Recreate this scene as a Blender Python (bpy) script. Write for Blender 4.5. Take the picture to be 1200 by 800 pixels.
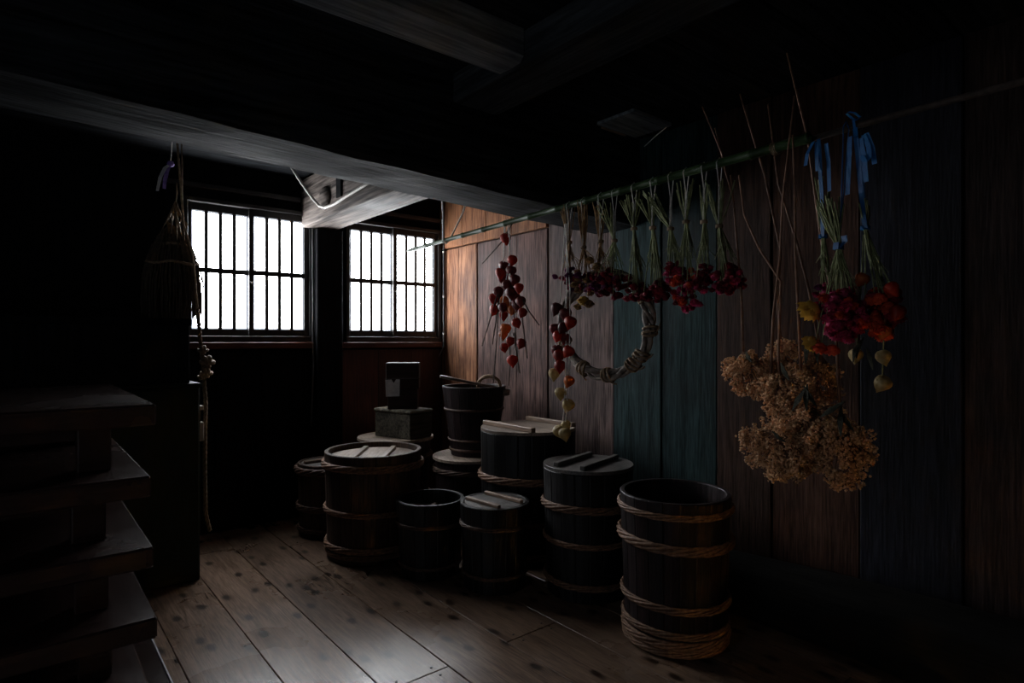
import bpy, math, random
from mathutils import Vector, Matrix, Euler
random.seed(7)
for o in list(bpy.data.objects): bpy.data.objects.remove(o)
SC = bpy.context.scene
COL = SC.collection
PI = math.pi

# ------------------------------------------------------------------ camera
F_PX, CAM_H, YAW = 705.0, 1.35, math.radians(39.5)
cam_d = bpy.data.cameras.new('camera')
cam_d.sensor_width = 36.0
cam_d.lens = 36.0 * F_PX / 1200.0
cam_d.clip_start = 0.02
cam = bpy.data.objects.new('camera', cam_d)
COL.objects.link(cam)
cam.location = (0, 0, CAM_H)
cam.rotation_euler = (math.radians(90), 0, -YAW)
SC.camera = cam

# ------------------------------------------------------------------ world, exposure
world = bpy.data.worlds.new('overcast_sky')
SC.world = world
world.use_nodes = True
bg = world.node_tree.nodes['Background']
bg.inputs['Color'].default_value = (0.72, 0.82, 1.0, 1)
bg.inputs['Strength'].default_value = 1.0
vs = SC.view_settings
vs.view_transform = 'Standard'
vs.look = 'None'
vs.exposure = 0.0
vs.gamma = 1.0
vs.use_curve_mapping = False
PANE_STRENGTH = 27.0         # daylight coming through the paper panes
LAMP_POWER = 60.0            # the small floor lantern beside the visitor
DOOR_STRENGTH = 1.25         # weaker daylight through the paper doors in the left wall

# ------------------------------------------------------------------ pixel -> place
FW = Vector((math.sin(YAW), math.cos(YAW), 0))
RT = Vector((math.cos(YAW), -math.sin(YAW), 0))
EYE = Vector((0, 0, CAM_H))
def ray(px, py): return FW + RT * ((px - 600) / F_PX) + Vector((0, 0, (400 - py) / F_PX))
def at_x(px, py, X): d = ray(px, py); return EYE + d * (X / d.x)
def at_y(px, py, Y): d = ray(px, py); return EYE + d * (Y / d.y)
def at_depth(px, py, t): return EYE + ray(px, py) * t

# ------------------------------------------------------------------ mesh helper
class MB:
    def __init__(s): s.v, s.f, s.sm = [], [], []
    def add(s, vs_, fs, smooth=False):
        b = len(s.v)
        s.v += [tuple(p) for p in vs_]
        for f in fs:
            s.f.append(tuple(i + b for i in f)); s.sm.append(smooth)
    def box(s, x0, x1, y0, y1, z0, z1, bev=0.0, M=None):
        x0, x1 = min(x0, x1), max(x0, x1); y0, y1 = min(y0, y1), max(y0, y1); z0, z1 = min(z0, z1), max(z0, z1)
        b = min(bev, (x1-x0)*.45, (y1-y0)*.45, (z1-z0)*.45)
        if b <= 0:
            vs_ = [Vector((x, y, z)) for z in (z0, z1) for y in (y0, y1) for x in (x0, x1)]
            fs = [(0,2,3,1),(4,5,7,6),(0,1,5,4),(2,6,7,3),(0,4,6,2),(1,3,7,5)]
        else:
            vs_, fs, idx = [], [], {}
            for sx in (0,1):
                for sy in (0,1):
                    for sz in (0,1):
                        X, Y, Z = (x0,x1)[sx], (y0,y1)[sy], (z0,z1)[sz]
                        dx, dy, dz = (b,-b)[sx], (b,-b)[sy], (b,-b)[sz]
                        for a, p in (('x',(X,Y+dy,Z+dz)),('y',(X+dx,Y,Z+dz)),('z',(X+dx,Y+dy,Z))):
                            idx[(sx,sy,sz,a)] = len(vs_); vs_.append(Vector(p))
            g = lambda sx,sy,sz,a: idx[(sx,sy,sz,a)]
            for k in (0,1):
                q = [(0,0),(1,0),(1,1),(0,1)]
                if k == 0: q = q[::-1]
                fs.append(tuple(g(k,a,c,'x') for a,c in q))
                fs.append(tuple(g(c,k,a,'y') for a,c in q))
                fs.append(tuple(g(a,c,k,'z') for a,c in q))
            for i in (0,1):
                for j in (0,1):
                    r = (i == j)
                    e = [(g(i,j,0,'x'),g(i,j,0,'y'),g(i,j,1,'y'),g(i,j,1,'x')),
                         (g(0,i,j,'y'),g(0,i,j,'z'),g(1,i,j,'z'),g(1,i,j,'y')),
                         (g(j,0,i,'z'),g(j,0,i,'x'),g(j,1,i,'x'),g(j,1,i,'z'))]
                    for t in e: fs.append(t if r else t[::-1])
                    for k in (0,1):
                        t = (g(i,j,k,'x'),g(i,j,k,'y'),g(i,j,k,'z'))
                        fs.append(t if (i+j+k) % 2 else t[::-1])
        if M is not None: vs_ = [M @ p for p in vs_]
        s.add(vs_, fs)
        return s
    def tube(s, pts, r, n=6, cap=True, smooth=True):
        pts = [Vector(p) for p in pts]
        rs = r if isinstance(r, (list, tuple)) else [r] * len(pts)
        vs_, fs = [], []
        up = None
        for i, p in enumerate(pts):
            t = (pts[min(i+1, len(pts)-1)] - pts[max(i-1, 0)])
            if t.length < 1e-9: t = Vector((0,0,1))
            t.normalize()
            if up is None:
                up = t.orthogonal().normalized()
            else:
                up = up - t * up.dot(t)
                up = up.normalized() if up.length > 1e-6 else t.orthogonal().normalized()
            w = t.cross(up)
            for k in range(n):
                a = 2*PI*k/n
                vs_.append(p + (up*math.cos(a) + w*math.sin(a)) * rs[i])
        for i in range(len(pts)-1):
            for k in range(n):
                fs.append((i*n+k, i*n+(k+1) % n, (i+1)*n+(k+1) % n, (i+1)*n+k))
        if cap:
            fs.append(tuple(range(n))[::-1]); fs.append(tuple((len(pts)-1)*n+k for k in range(n)))
        s.add(vs_, fs, smooth)
        return s
    def ring(s, pts, r, n=5):
        m = len(pts); pts = [Vector(p) for p in pts]
        vs_, fs = [], []
        for i, p in enumerate(pts):
            t = (pts[(i+1) % m] - pts[i-1]).normalized()
            rad = Vector((p.x, p.y, 0)); rad = rad - t*rad.dot(t); rad.normalize()
            w = t.cross(rad)
            for k in range(n):
                a = 2*PI*k/n; vs_.append(p + (rad*math.cos(a)+w*math.sin(a))*r)
        for i in range(m):
            j = (i+1) % m
            for k in range(n): fs.append((i*n+k, j*n+k, j*n+(k+1) % n, i*n+(k+1) % n))
        s.add(vs_, fs, True)
        return s
    def lathe(s, prof, n=32, smooth=True, rib=None, M=None):
        vs_, fs = [], []
        for (r, z) in prof:
            for k in range(n):
                a = 2*PI*k/n
                q = r * (rib(a) if rib else 1)
                vs_.append(Vector((q*math.cos(a), q*math.sin(a), z)))
        for i in range(len(prof)-1):
            for k in range(n):
                fs.append((i*n+k, i*n+(k+1) % n, (i+1)*n+(k+1) % n, (i+1)*n+k))
        if prof[0][0] > 1e-6: fs.append(tuple(range(n))[::-1])
        if prof[-1][0] > 1e-6: fs.append(tuple((len(prof)-1)*n+k for k in range(n)))
        if M is not None: vs_ = [M @ p for p in vs_]
        s.add(vs_, fs, smooth)
        return s
    def strip(s, pts, w, side=Vector((1,0,0)), th=0.0015):
        vs_, fs = [], []
        ws = w if isinstance(w, (list, tuple)) else [w]*len(pts)
        for i, p in enumerate(pts):
            p = Vector(p); t = (Vector(pts[min(i+1,len(pts)-1)])-Vector(pts[max(i-1,0)])).normalized()
            nn = t.cross(side); nn = nn.normalized() if nn.length > 1e-6 else Vector((0,1,0))
            a = side*ws[i]*.5; d = nn*th*.5
            vs_ += [p-a-d, p+a-d, p+a+d, p-a+d]
        for i in range(len(pts)-1):
            for k in range(4): fs.append((i*4+k, i*4+(k+1) % 4, i*4+4+(k+1) % 4, i*4+4+k))
        fs.append((3,2,1,0)); e = (len(pts)-1)*4; fs.append((e,e+1,e+2,e+3))
        s.add(vs_, fs)
        return s
    def mesh(s, name, m):
        me = bpy.data.meshes.new(name)
        me.from_pydata(s.v, [], s.f)
        me.polygons.foreach_set('use_smooth', s.sm)
        if m: me.materials.append(m)
        me.update()
        return me
    def build(s, name, m, parent=None, loc=(0,0,0), rot=(0,0,0)):
        return place(name, s.mesh(name, m), parent, loc, rot)
def place(name, me, parent=None, loc=(0,0,0), rot=(0,0,0), sc=None):
    o = bpy.data.objects.new(name, me); COL.objects.link(o)
    o.location = loc; o.rotation_euler = rot
    if sc is not None: o.scale = sc if isinstance(sc, (tuple, list)) else (sc, sc, sc)
    if parent is not None: o.parent = parent
    return o
def tag(o, label, cat, group=None):
    o['label'] = label; o['category'] = cat
    if group: o['group'] = group
    return o
def thing(name, label, cat, loc=(0,0,0), rot=(0,0,0), group=None):
    return tag(place(name, None, None, loc, rot), label, cat, group)
def structure(o, label=None):
    o['kind'] = 'structure'
    if label: o['label'] = label
    return o
def jit(a): return random.uniform(-a, a)

# ------------------------------------------------------------------ materials
def mat(name):
    m = bpy.data.materials.new(name); m.use_nodes = True
    return m, m.node_tree.nodes, m.node_tree.links, m.node_tree.nodes['Principled BSDF']
def wood(name, dark, light, axis='z', rough=.55, bump=.25, fine=60, vary=.25, knots=False, coat=0, spec=.5, blot=.7, rr=.12):
    m, N, L, B = mat(name)
    tc = N.new('ShaderNodeTexCoord'); oi = N.new('ShaderNodeObjectInfo')
    add = N.new('ShaderNodeVectorMath'); add.operation = 'ADD'
    mul = N.new('ShaderNodeVectorMath'); mul.operation = 'SCALE'
    cx = N.new('ShaderNodeCombineXYZ')
    for i in range(3): L.new(oi.outputs['Random'], cx.inputs[i])
    L.new(cx.outputs[0], mul.inputs[0]); mul.inputs['Scale'].default_value = 37.0
    L.new(tc.outputs['Object'], add.inputs[0]); L.new(mul.outputs[0], add.inputs[1])
    mp = N.new('ShaderNodeMapping'); L.new(add.outputs[0], mp.inputs['Vector'])
    sc = {'x': (.06, 1, 1), 'y': (1, .06, 1), 'z': (1, 1, .06)}[axis]
    mp.inputs['Scale'].default_value = sc
    n1 = N.new('ShaderNodeTexNoise'); L.new(mp.outputs[0], n1.inputs['Vector'])
    n1.inputs['Scale'].default_value = fine*.45; n1.inputs['Detail'].default_value = 7; n1.inputs['Roughness'].default_value = .65; n1.inputs['Distortion'].default_value = 1.2
    n2 = N.new('ShaderNodeTexNoise'); L.new(mp.outputs[0], n2.inputs['Vector'])
    n2.inputs['Scale'].default_value = fine*2.2; n2.inputs['Detail'].default_value = 3
    n3 = N.new('ShaderNodeTexNoise'); L.new(add.outputs[0], n3.inputs['Vector']); n3.inputs['Scale'].default_value = 2.3; n3.inputs['Detail'].default_value = 5
    gm = N.new('ShaderNodeMath'); gm.operation = 'MULTIPLY_ADD'; L.new(n2.outputs['Fac'], gm.inputs[0]); gm.inputs[1].default_value = .45
    gh = N.new('ShaderNodeMath'); gh.operation = 'MULTIPLY'; L.new(n1.outputs['Fac'], gh.inputs[0]); gh.inputs[1].default_value = .55
    L.new(gh.outputs[0], gm.inputs[2])
    rp = N.new('ShaderNodeValToRGB'); L.new(gm.outputs[0], rp.inputs['Fac'])
    rp.color_ramp.elements[0].position = .41; rp.color_ramp.elements[1].position = .60
    rp.color_ramp.elements[0].color = (*dark, 1); rp.color_ramp.elements[1].color = (*light, 1)
    mx = N.new('ShaderNodeMix'); mx.data_type = 'RGBA'; mx.blend_type = 'MULTIPLY'; mx.inputs['Factor'].default_value = blot
    r2 = N.new('ShaderNodeValToRGB'); L.new(n3.outputs['Fac'], r2.inputs['Fac'])
    r2.color_ramp.elements[0].position = .35; r2.color_ramp.elements[0].color = (.30, .29, .30, 1); r2.color_ramp.elements[1].position = .62
    L.new(rp.outputs[0], mx.inputs['A']); L.new(r2.outputs[0], mx.inputs['B'])
    out = mx.outputs['Result']
    if knots:
        mk = N.new('ShaderNodeMapping'); L.new(add.outputs[0], mk.inputs['Vector'])
        mk.inputs['Scale'].default_value = {'x': (3.2, 6.5, 1), 'y': (6.5, 3.4, 1), 'z': (1, 6.5, 2.2)}[axis]
        vo = N.new('ShaderNodeTexVoronoi'); L.new(mk.outputs[0], vo.inputs['Vector']); vo.inputs['Scale'].default_value = 1.0
        vo.inputs['Randomness'].default_value = 1.0; vo.voronoi_dimensions = '2D'
        nz = N.new('ShaderNodeTexNoise'); L.new(add.outputs[0], nz.inputs['Vector']); nz.inputs['Scale'].default_value = 30
        ma = N.new('ShaderNodeMath'); ma.operation = 'MULTIPLY_ADD'; L.new(nz.outputs['Fac'], ma.inputs[0]); ma.inputs[1].default_value = .12; L.new(vo.outputs['Distance'], ma.inputs[2])
        rk = N.new('ShaderNodeValToRGB'); L.new(ma.outputs[0], rk.inputs['Fac'])
        rk.color_ramp.elements[0].position = .13; rk.color_ramp.elements[0].color = (.08, .06, .05, 1)
        rk.color_ramp.elements[1].position = .23; rk.color_ramp.elements[1].color = (1, 1, 1, 1)
        m2 = N.new('ShaderNodeMix'); m2.data_type = 'RGBA'; m2.blend_type = 'MULTIPLY'; m2.inputs['Factor'].default_value = .95
        L.new(out, m2.inputs['A']); L.new(rk.outputs[0], m2.inputs['B']); out = m2.outputs['Result']
    hs = N.new('ShaderNodeHueSaturation'); L.new(out, hs.inputs['Color'])
    mr = N.new('ShaderNodeMapRange'); L.new(oi.outputs['Random'], mr.inputs['Value'])
    mr.inputs['To Min'].default_value = 1 - vary; mr.inputs['To Max'].default_value = 1 + vary
    L.new(mr.outputs[0], hs.inputs['Value'])
    L.new(hs.outputs[0], B.inputs['Base Color'])
    r3 = N.new('ShaderNodeMapRange'); L.new(n3.outputs['Fac'], r3.inputs['Value'])
    r3.inputs['From Min'].default_value = .3; r3.inputs['From Max'].default_value = .7
    r3.inputs['To Min'].default_value = max(.05, rough - rr); r3.inputs['To Max'].default_value = min(1, rough + rr)
    L.new(r3.outputs[0], B.inputs['Roughness'])
    B.inputs['Specular IOR Level'].default_value = spec
    bp = N.new('ShaderNodeBump'); bp.inputs['Strength'].default_value = bump; bp.inputs['Distance'].default_value = .004
    sm = N.new('ShaderNodeMath'); sm.operation = 'ADD'; L.new(n1.outputs['Fac'], sm.inputs[0]); L.new(n2.outputs['Fac'], sm.inputs[1])
    L.new(sm.outputs[0], bp.inputs['Height']); L.new(bp.outputs[0], B.inputs['Normal'])
    if coat: B.inputs['Coat Weight'].default_value = coat; B.inputs['Coat Roughness'].default_value = .2
    return m
def fibre(name, a, b, scale=40, rough=.75, trans=0, spec=.3, vary=.3, bump=.3, rep=(1,1,1)):
    m, N, L, B = mat(name)
    tc = N.new('ShaderNodeTexCoord'); oi = N.new('ShaderNodeObjectInfo')
    mp = N.new('ShaderNodeMapping'); L.new(tc.outputs['Object'], mp.inputs['Vector']); mp.inputs['Scale'].default_value = rep
    n = N.new('ShaderNodeTexNoise'); L.new(mp.outputs[0], n.inputs['Vector']); n.inputs['Scale'].default_value = scale; n.inputs['Detail'].default_value = 5
    rp = N.new('ShaderNodeValToRGB'); L.new(n.outputs['Fac'], rp.inputs['Fac'])
    rp.color_ramp.elements[0].position = .3; rp.color_ramp.elements[1].position = .7
    rp.color_ramp.elements[0].color = (*a, 1); rp.color_ramp.elements[1].color = (*b, 1)
    hs = N.new('ShaderNodeHueSaturation'); L.new(rp.outputs[0], hs.inputs['Color'])
    mr = N.new('ShaderNodeMapRange'); L.new(oi.outputs['Random'], mr.inputs['Value'])
    mr.inputs['To Min'].default_value = 1 - vary; mr.inputs['To Max'].default_value = 1 + vary
    L.new(mr.outputs[0], hs.inputs['Value']); L.new(hs.outputs[0], B.inputs['Base Color'])
    B.inputs['Roughness'].default_value = rough; B.inputs['Specular IOR Level'].default_value = spec
    bp = N.new('ShaderNodeBump'); bp.inputs['Strength'].default_value = bump; bp.inputs['Distance'].default_value = .002
    L.new(n.outputs['Fac'], bp.inputs['Height']); L.new(bp.outputs[0], B.inputs['Normal'])
    if trans:
        t = N.new('ShaderNodeBsdfTranslucent'); L.new(hs.outputs[0], t.inputs['Color'])
        mx = N.new('ShaderNodeMixShader'); mx.inputs[0].default_value = trans
        L.new(B.outputs[0], mx.inputs[1]); L.new(t.outputs[0], mx.inputs[2]); L.new(mx.outputs[0], N['Material Output'].inputs['Surface'])
    return m
def paper_light(name, col, strength):
    m, N, L, B = mat(name)
    tc = N.new('ShaderNodeTexCoord'); n = N.new('ShaderNodeTexNoise'); L.new(tc.outputs['Object'], n.inputs['Vector']); n.inputs['Scale'].default_value = 9
    rp = N.new('ShaderNodeValToRGB'); L.new(n.outputs['Fac'], rp.inputs['Fac'])
    rp.color_ramp.elements[0].color = (col[0]*.96, col[1]*.97, col[2]*.98, 1); rp.color_ramp.elements[1].color = (*col, 1)
    B.inputs['Base Color'].default_value = (.8, .8, .8, 1); B.inputs['Roughness'].default_value = .6
    L.new(rp.outputs[0], B.inputs['Emission Color']); B.inputs['Emission Strength'].default_value = strength
    return m

M = {}
M['pane'] = paper_light('paper_pane', (.93, .965, 1.0), PANE_STRENGTH)
M['floor'] = wood('floor_pine', (.085, .050, .032), (.215, .140, .098), 'y', rough=.29, bump=.10, fine=80, vary=.18, knots=True, spec=.38, blot=.2, rr=.05)
M['under'] = wood('underfloor', (.008, .007, .006), (.015, .012, .01), 'y')
M['soot'] = wood('sooted_timber', (.0025, .003, .0035), (.028, .031, .036), 'x', rough=.8, bump=1.0, fine=26, vary=.1, spec=.08)
M['soot_y'] = wood('sooted_timber_y', (.004, .004, .0045), (.02, .021, .023), 'y', rough=.8, bump=.6, fine=34, vary=.1, spec=.08)
M['soot_z'] = wood('sooted_timber_z', (.004, .0045, .005), (.010, .0105, .012), 'z', rough=.8, bump=.4, fine=40, vary=.2, spec=.06)
M['frame'] = wood('window_wood', (.012, .011, .011), (.03, .026, .024), 'z', rough=.45, bump=.2, vary=.2)
M['sill'] = wood('red_sill_wood', (.05, .014, .008), (.11, .03, .018), 'x', rough=.5, bump=.2)
M['tie'] = wood('weathered_pine', (.035, .028, .025), (.27, .225, .20), 'y', rough=.75, bump=.8, fine=26, vary=.05, blot=.3, spec=.12)
M['stave'] = wood('stave_wood', (.006, .0035, .004), (.024, .012, .013), 'z', rough=.5, bump=.35, fine=60, vary=.4, spec=.22)
M['stave_brown'] = wood('brown_stave_wood', (.022, .013, .008), (.08, .046, .030), 'z', rough=.6, bump=.35, fine=60, vary=.35, spec=.25)
M['stave_black'] = wood('black_stave_wood', (.004, .004, .0045), (.013, .012, .0125), 'z', rough=.42, bump=.3, fine=60, vary=.4, spec=.25)
M['lid'] = wood('lid_wood', (.16, .115, .085), (.34, .26, .20), 'x', rough=.5, bump=.25, vary=.15)
M['lid_dark'] = wood('dark_lid_wood', (.05, .045, .042), (.13, .115, .105), 'x', rough=.45, bump=.25, vary=.15)
M['batten'] = wood('batten_wood', (.15, .09, .055), (.33, .21, .14), 'x', rough=.5, bump=.25, vary=.15)
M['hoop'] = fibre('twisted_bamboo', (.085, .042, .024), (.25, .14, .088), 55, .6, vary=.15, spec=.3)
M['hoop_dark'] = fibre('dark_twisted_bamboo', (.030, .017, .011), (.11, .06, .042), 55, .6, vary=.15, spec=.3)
M['table'] = wood('lacquered_table', (.014, .006, .005), (.034, .017, .014), 'x', rough=.25, bump=.05, vary=.08, fine=50, spec=.8, blot=.4, rr=.05)
M['cupboard'] = wood('green_black_paint', (.006, .013, .009), (.011, .021, .015), 'z', rough=.6, bump=.15, vary=.1, spec=.2)
M['bamboo'] = fibre('green_bamboo', (.010, .026, .008), (.032, .062, .02), 30, .45, vary=0, spec=.2, rep=(8,1,8))
M['string'] = fibre('pale_string', (.5, .48, .45), (.75, .72, .68), 80, .8)
M['cable'] = fibre('grey_cable', (.35, .36, .38), (.42, .43, .45), 20, .5, bump=0, spec=.3)
M['conduit'] = fibre('sooted_conduit', (.06, .06, .062), (.10, .10, .104), 20, .6, bump=0, spec=.2)
M['rope'] = fibre('straw_rope', (.13, .085, .05), (.32, .22, .14), 60, .8)
M['straw'] = fibre('old_straw', (.03, .022, .016), (.09, .065, .045), 40, .85)
M['lantern_red'] = fibre('red_husk', (.24, .012, .008), (.50, .045, .02), 45, .5, trans=.35, vary=.35)
M['lantern_dark'] = fibre('dark_red_husk', (.07, .012, .012), (.20, .025, .025), 45, .55, trans=.25, vary=.35)
M['lantern_orange'] = fibre('orange_husk', (.42, .09, .02), (.65, .18, .04), 45, .5, trans=.35, vary=.25)
M['lantern_pale'] = fibre('pale_yellow_husk', (.36, .25, .10), (.58, .45, .22), 45, .55, trans=.35, vary=.2)
M['twig'] = fibre('dark_twig', (.03, .022, .018), (.08, .055, .045), 50, .8)
M['stem_green'] = fibre('dry_green_stem', (.10, .11, .045), (.30, .32, .16), 30, .7, vary=.25)
M['stem_brown'] = fibre('reddish_dry_stem', (.14, .065, .04), (.30, .16, .10), 30, .65, vary=.2)
M['flower_maroon'] = fibre('maroon_petals', (.09, .008, .014), (.30, .02, .04), 40, .65, trans=.2, vary=.5)
M['flower_purple'] = fibre('purple_petals', (.07, .012, .05), (.20, .035, .13), 40, .65, trans=.2, vary=.5)
M['flower_magenta'] = fibre('magenta_petals', (.24, .012, .05), (.62, .06, .16), 40, .6, trans=.2, vary=.4)
M['flower_red'] = fibre('orange_red_petals', (.36, .02, .012), (.66, .09, .03), 40, .6, trans=.2, vary=.4)
M['flower_yellow'] = fibre('yellow_petals', (.42, .22, .03), (.7, .45, .08), 40, .6, trans=.2, vary=.2)
M['dry_leaf'] = fibre('dry_dark_leaf', (.012, .012, .008), (.035, .033, .022), 40, .85, trans=.05, spec=.1)
M['dry_brown'] = fibre('brown_dry_petals', (.14, .075, .03), (.34, .20, .09), 40, .75, trans=.15)
M['umbel'] = fibre('tan_florets', (.66, .38, .20), (.96, .67, .42), 90, .8, trans=.35, vary=.1, spec=.15)
M['ribbon'] = fibre('blue_ribbon', (.003, .05, .17), (.006, .11, .29), 20, .5, trans=.15, vary=.05, bump=.1, spec=.25)
M['vine'] = fibre('grey_vine', (.10, .08, .07), (.34, .28, .24), 40, .75)
M['white'] = fibre('pale_plastic', (.5, .45, .42), (.6, .55, .5), 20, .5, bump=0)
M['label_paper'] = fibre('old_paper', (.38, .38, .40), (.55, .55, .57), 30, .85, bump=.1)
M['crate'] = wood('mouldy_crate', (.03, .026, .019), (.11, .096, .07), 'x', rough=.8, bump=.5, fine=30, spec=.15)
M['grey_beam'] = wood('greyed_beam', (.12, .135, .15), (.30, .33, .36), 'x', rough=.85, bump=.6, fine=30, vary=.1, spec=.08)  # paler than the other timbers: light on the underside is put into the grey
M['grey_beam_dark'] = wood('dark_greyed_beam', (.02, .022, .025), (.06, .066, .072), 'y', rough=.85, bump=.6, fine=30, vary=.1, spec=.08)
M['boxwood'] = wood('dark_box_wood', (.014, .008, .007), (.036, .021, .018), 'x', rough=.6, bump=.2, spec=.15)
M['log'] = wood('old_log', (.005, .0045, .004), (.015, .0135, .012), 'y', rough=.8, bump=.8, fine=30, spec=.1)
M['metal'] = fibre('iron', (.02, .02, .022), (.05, .05, .052), 60, .45)
M['purple_cord'] = fibre('purple_cloth', (.10, .05, .22), (.24, .16, .42), 40, .7)
M['plaster'] = fibre('sooted_plaster', (.018, .017, .017), (.03, .028, .027), 14, .9, vary=0)
M['earth'] = fibre('packed_earth', (.05, .045, .04), (.09, .08, .07), 6, .95, vary=0)

# ------------------------------------------------------------------ setting
XL, XR, YB, YF, ZC = -2.0, 3.0, -2.0, 4.62, 2.62      # left wall, right wall, rear wall, window wall, ceiling
floor = MB().box(XL-.1, XR+.1, YB-.1, YF+.2, -.08, -.03).build('floor', M['under']); structure(floor)
edges = [-2.0, -1.74, -1.455, -1.17, -.885, -.60, -.32, -.04, .245, .53, .816, 1.10, 1.39, 1.70, 2.01, 2.30, 2.60, 2.90, 3.0]
seams = {11: [.1, 2.10], 13: [-.6, 2.10], 12: [.55, 4.0], 10: [.9, 4.2], 14: [.4, 3.3], 9: [1.0], 15: [1.0, 2.9], 8: [1.4], 16: [.2, 2.4]}
for i in range(len(edges)-1):
    ys = [YB] + sorted(seams.get(i, [.6])) + [YF]
    for a, b in zip(ys[:-1], ys[1:]):
        g = .0018
        cx, cy = (edges[i]+edges[i+1])/2, (a+b)/2
        hx, hy = (edges[i+1]-edges[i])/2 - g, (b-a)/2 - g
        MB().box(-hx, hx, -hy, hy, -.03, 0, .0022).build('plank', M['floor'], floor, (cx, cy, jit(.0008)))
nail_me = MB().lathe([(.0055, 0), (.0055, .0018), (.003, .0026), (0, .0026)], 8).mesh('nail', M['metal'])
for i in (11, 13, 12, 14):
    for yy in seams[i]:
        for s in (-1, 1):
            for q in (.22, .78):
                x = edges[i] + (edges[i+1]-edges[i])*q
                place('nail', nail_me, floor, (x, yy+s*.035, .0))
ceiling = MB().box(XL-.1, XR+.1, YB-.1, YF+.2, ZC, ZC+.08).build('ceiling', M['soot_y']); structure(ceiling)
for k in range(17):
    y0 = YB + k*.39
    MB().box(XL, XR, y0+.004, y0+.386, ZC-.018, ZC, .003).build('board', M['soot'], ceiling)
wl = MB().box(XL-.12, XL, YB-.1, YF+.1, -.09, ZC).build('wall_left', M['plaster']); structure(wl)
wr_ = MB().box(XL, XR, YB-.12, YB, -.09, ZC).build('wall_rear', M['plaster']); structure(wr_)

# right wall: upright boards of differing colour, on a shell
wall_r = MB().box(XR, XR+.06, YB-.1, YF+.1, -.09, ZC).build('wall_right', M['soot_z']); structure(wall_r)
def board_mat(i, d, l, rough=.75, kn=False): return wood('wall_board_%02d' % i, d, l, 'z', rough=rough, bump=.5, fine=55, vary=.05, knots=kn, spec=.12)
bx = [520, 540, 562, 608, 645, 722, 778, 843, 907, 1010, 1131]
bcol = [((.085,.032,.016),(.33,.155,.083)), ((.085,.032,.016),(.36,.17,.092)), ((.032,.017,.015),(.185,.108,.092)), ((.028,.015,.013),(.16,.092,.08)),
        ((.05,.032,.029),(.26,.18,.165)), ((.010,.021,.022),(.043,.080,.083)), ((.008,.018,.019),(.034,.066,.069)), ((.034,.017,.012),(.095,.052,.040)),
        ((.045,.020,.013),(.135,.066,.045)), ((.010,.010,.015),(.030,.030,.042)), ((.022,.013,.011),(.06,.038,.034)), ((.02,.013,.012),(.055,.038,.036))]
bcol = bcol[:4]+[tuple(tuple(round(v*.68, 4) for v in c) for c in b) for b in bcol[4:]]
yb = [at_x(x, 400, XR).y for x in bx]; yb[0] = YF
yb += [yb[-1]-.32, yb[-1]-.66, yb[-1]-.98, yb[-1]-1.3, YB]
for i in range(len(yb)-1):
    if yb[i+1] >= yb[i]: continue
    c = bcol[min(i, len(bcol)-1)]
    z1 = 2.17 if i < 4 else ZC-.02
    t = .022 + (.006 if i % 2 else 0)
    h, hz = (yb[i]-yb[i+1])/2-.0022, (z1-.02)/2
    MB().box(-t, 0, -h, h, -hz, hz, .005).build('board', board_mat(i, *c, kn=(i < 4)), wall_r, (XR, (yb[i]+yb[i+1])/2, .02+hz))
um = board_mat(20, (.10,.036,.016), (.34,.15,.072))
uy = [YF, 4.27, 3.93, 3.60, yb[4]]
for a, b in zip(uy[:-1], uy[1:]):
    h = (a-b)/2-.0015
    MB().box(-.04, 0, -h, h, -.21, .21, .003).build('board', um, wall_r, (XR, (a+b)/2, 2.175+.215))
# window wall
W1, W2 = (.875, 1.775), (2.045, 2.945)
Z0, Z1 = 1.36, 2.345
wall_b = MB()
wall_b.box(XL-.1, XR+.06, YF, YF+.1, -.09, Z0)
wall_b.box(XL-.1, XR+.06, YF, YF+.1, Z1, ZC)
for a, b in ((XL-.1, W1[0]), (W1[1], W2[0]), (W2[1], XR+.06)): wall_b.box(a, b, YF, YF+.1, Z0, Z1)
wall_b = wall_b.build('wall_back', M['soot_z']); structure(wall_b)
panel_red = wood('red_brown_panel', (.05, .014, .010), (.095, .03, .02), 'z', rough=.55, bump=.2)
xs = [.2, .48, .78, 1.08, 1.40, 1.70, 2.02, 2.34, 2.66, 2.97]
for a, b in zip(xs[:-1], xs[1:]):
    MB().box(-(b-a)/2+.0015, (b-a)/2-.0015, -.018, 0, -.64, .64, .002).build('board', panel_red if a > 1.9 else M['soot_z'], wall_b, ((a+b)/2, YF, .645))
# rails and sill of the window wall
def trim(n, x0, x1, y0, y1, z0, z1, m): return structure(MB().box(x0, x1, y0, y1, z0, z1, .004).build('trim_%d' % n, m))
trim(1, .80, 1.774, YF-.075, YF-.0005, 1.298, 1.345, M['sill'])
trim(2, 1.990, 2.972, YF-.075, YF-.0005, 1.298, 1.345, M['sill'])
trim(3, .74, 1.675, YF-.06, YF-.0005, 2.41, 2.445, M['frame'])
trim(4, 1.935, 2.955, YF-.06, YF-.0005, 2.41, 2.445, M['frame'])

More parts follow.
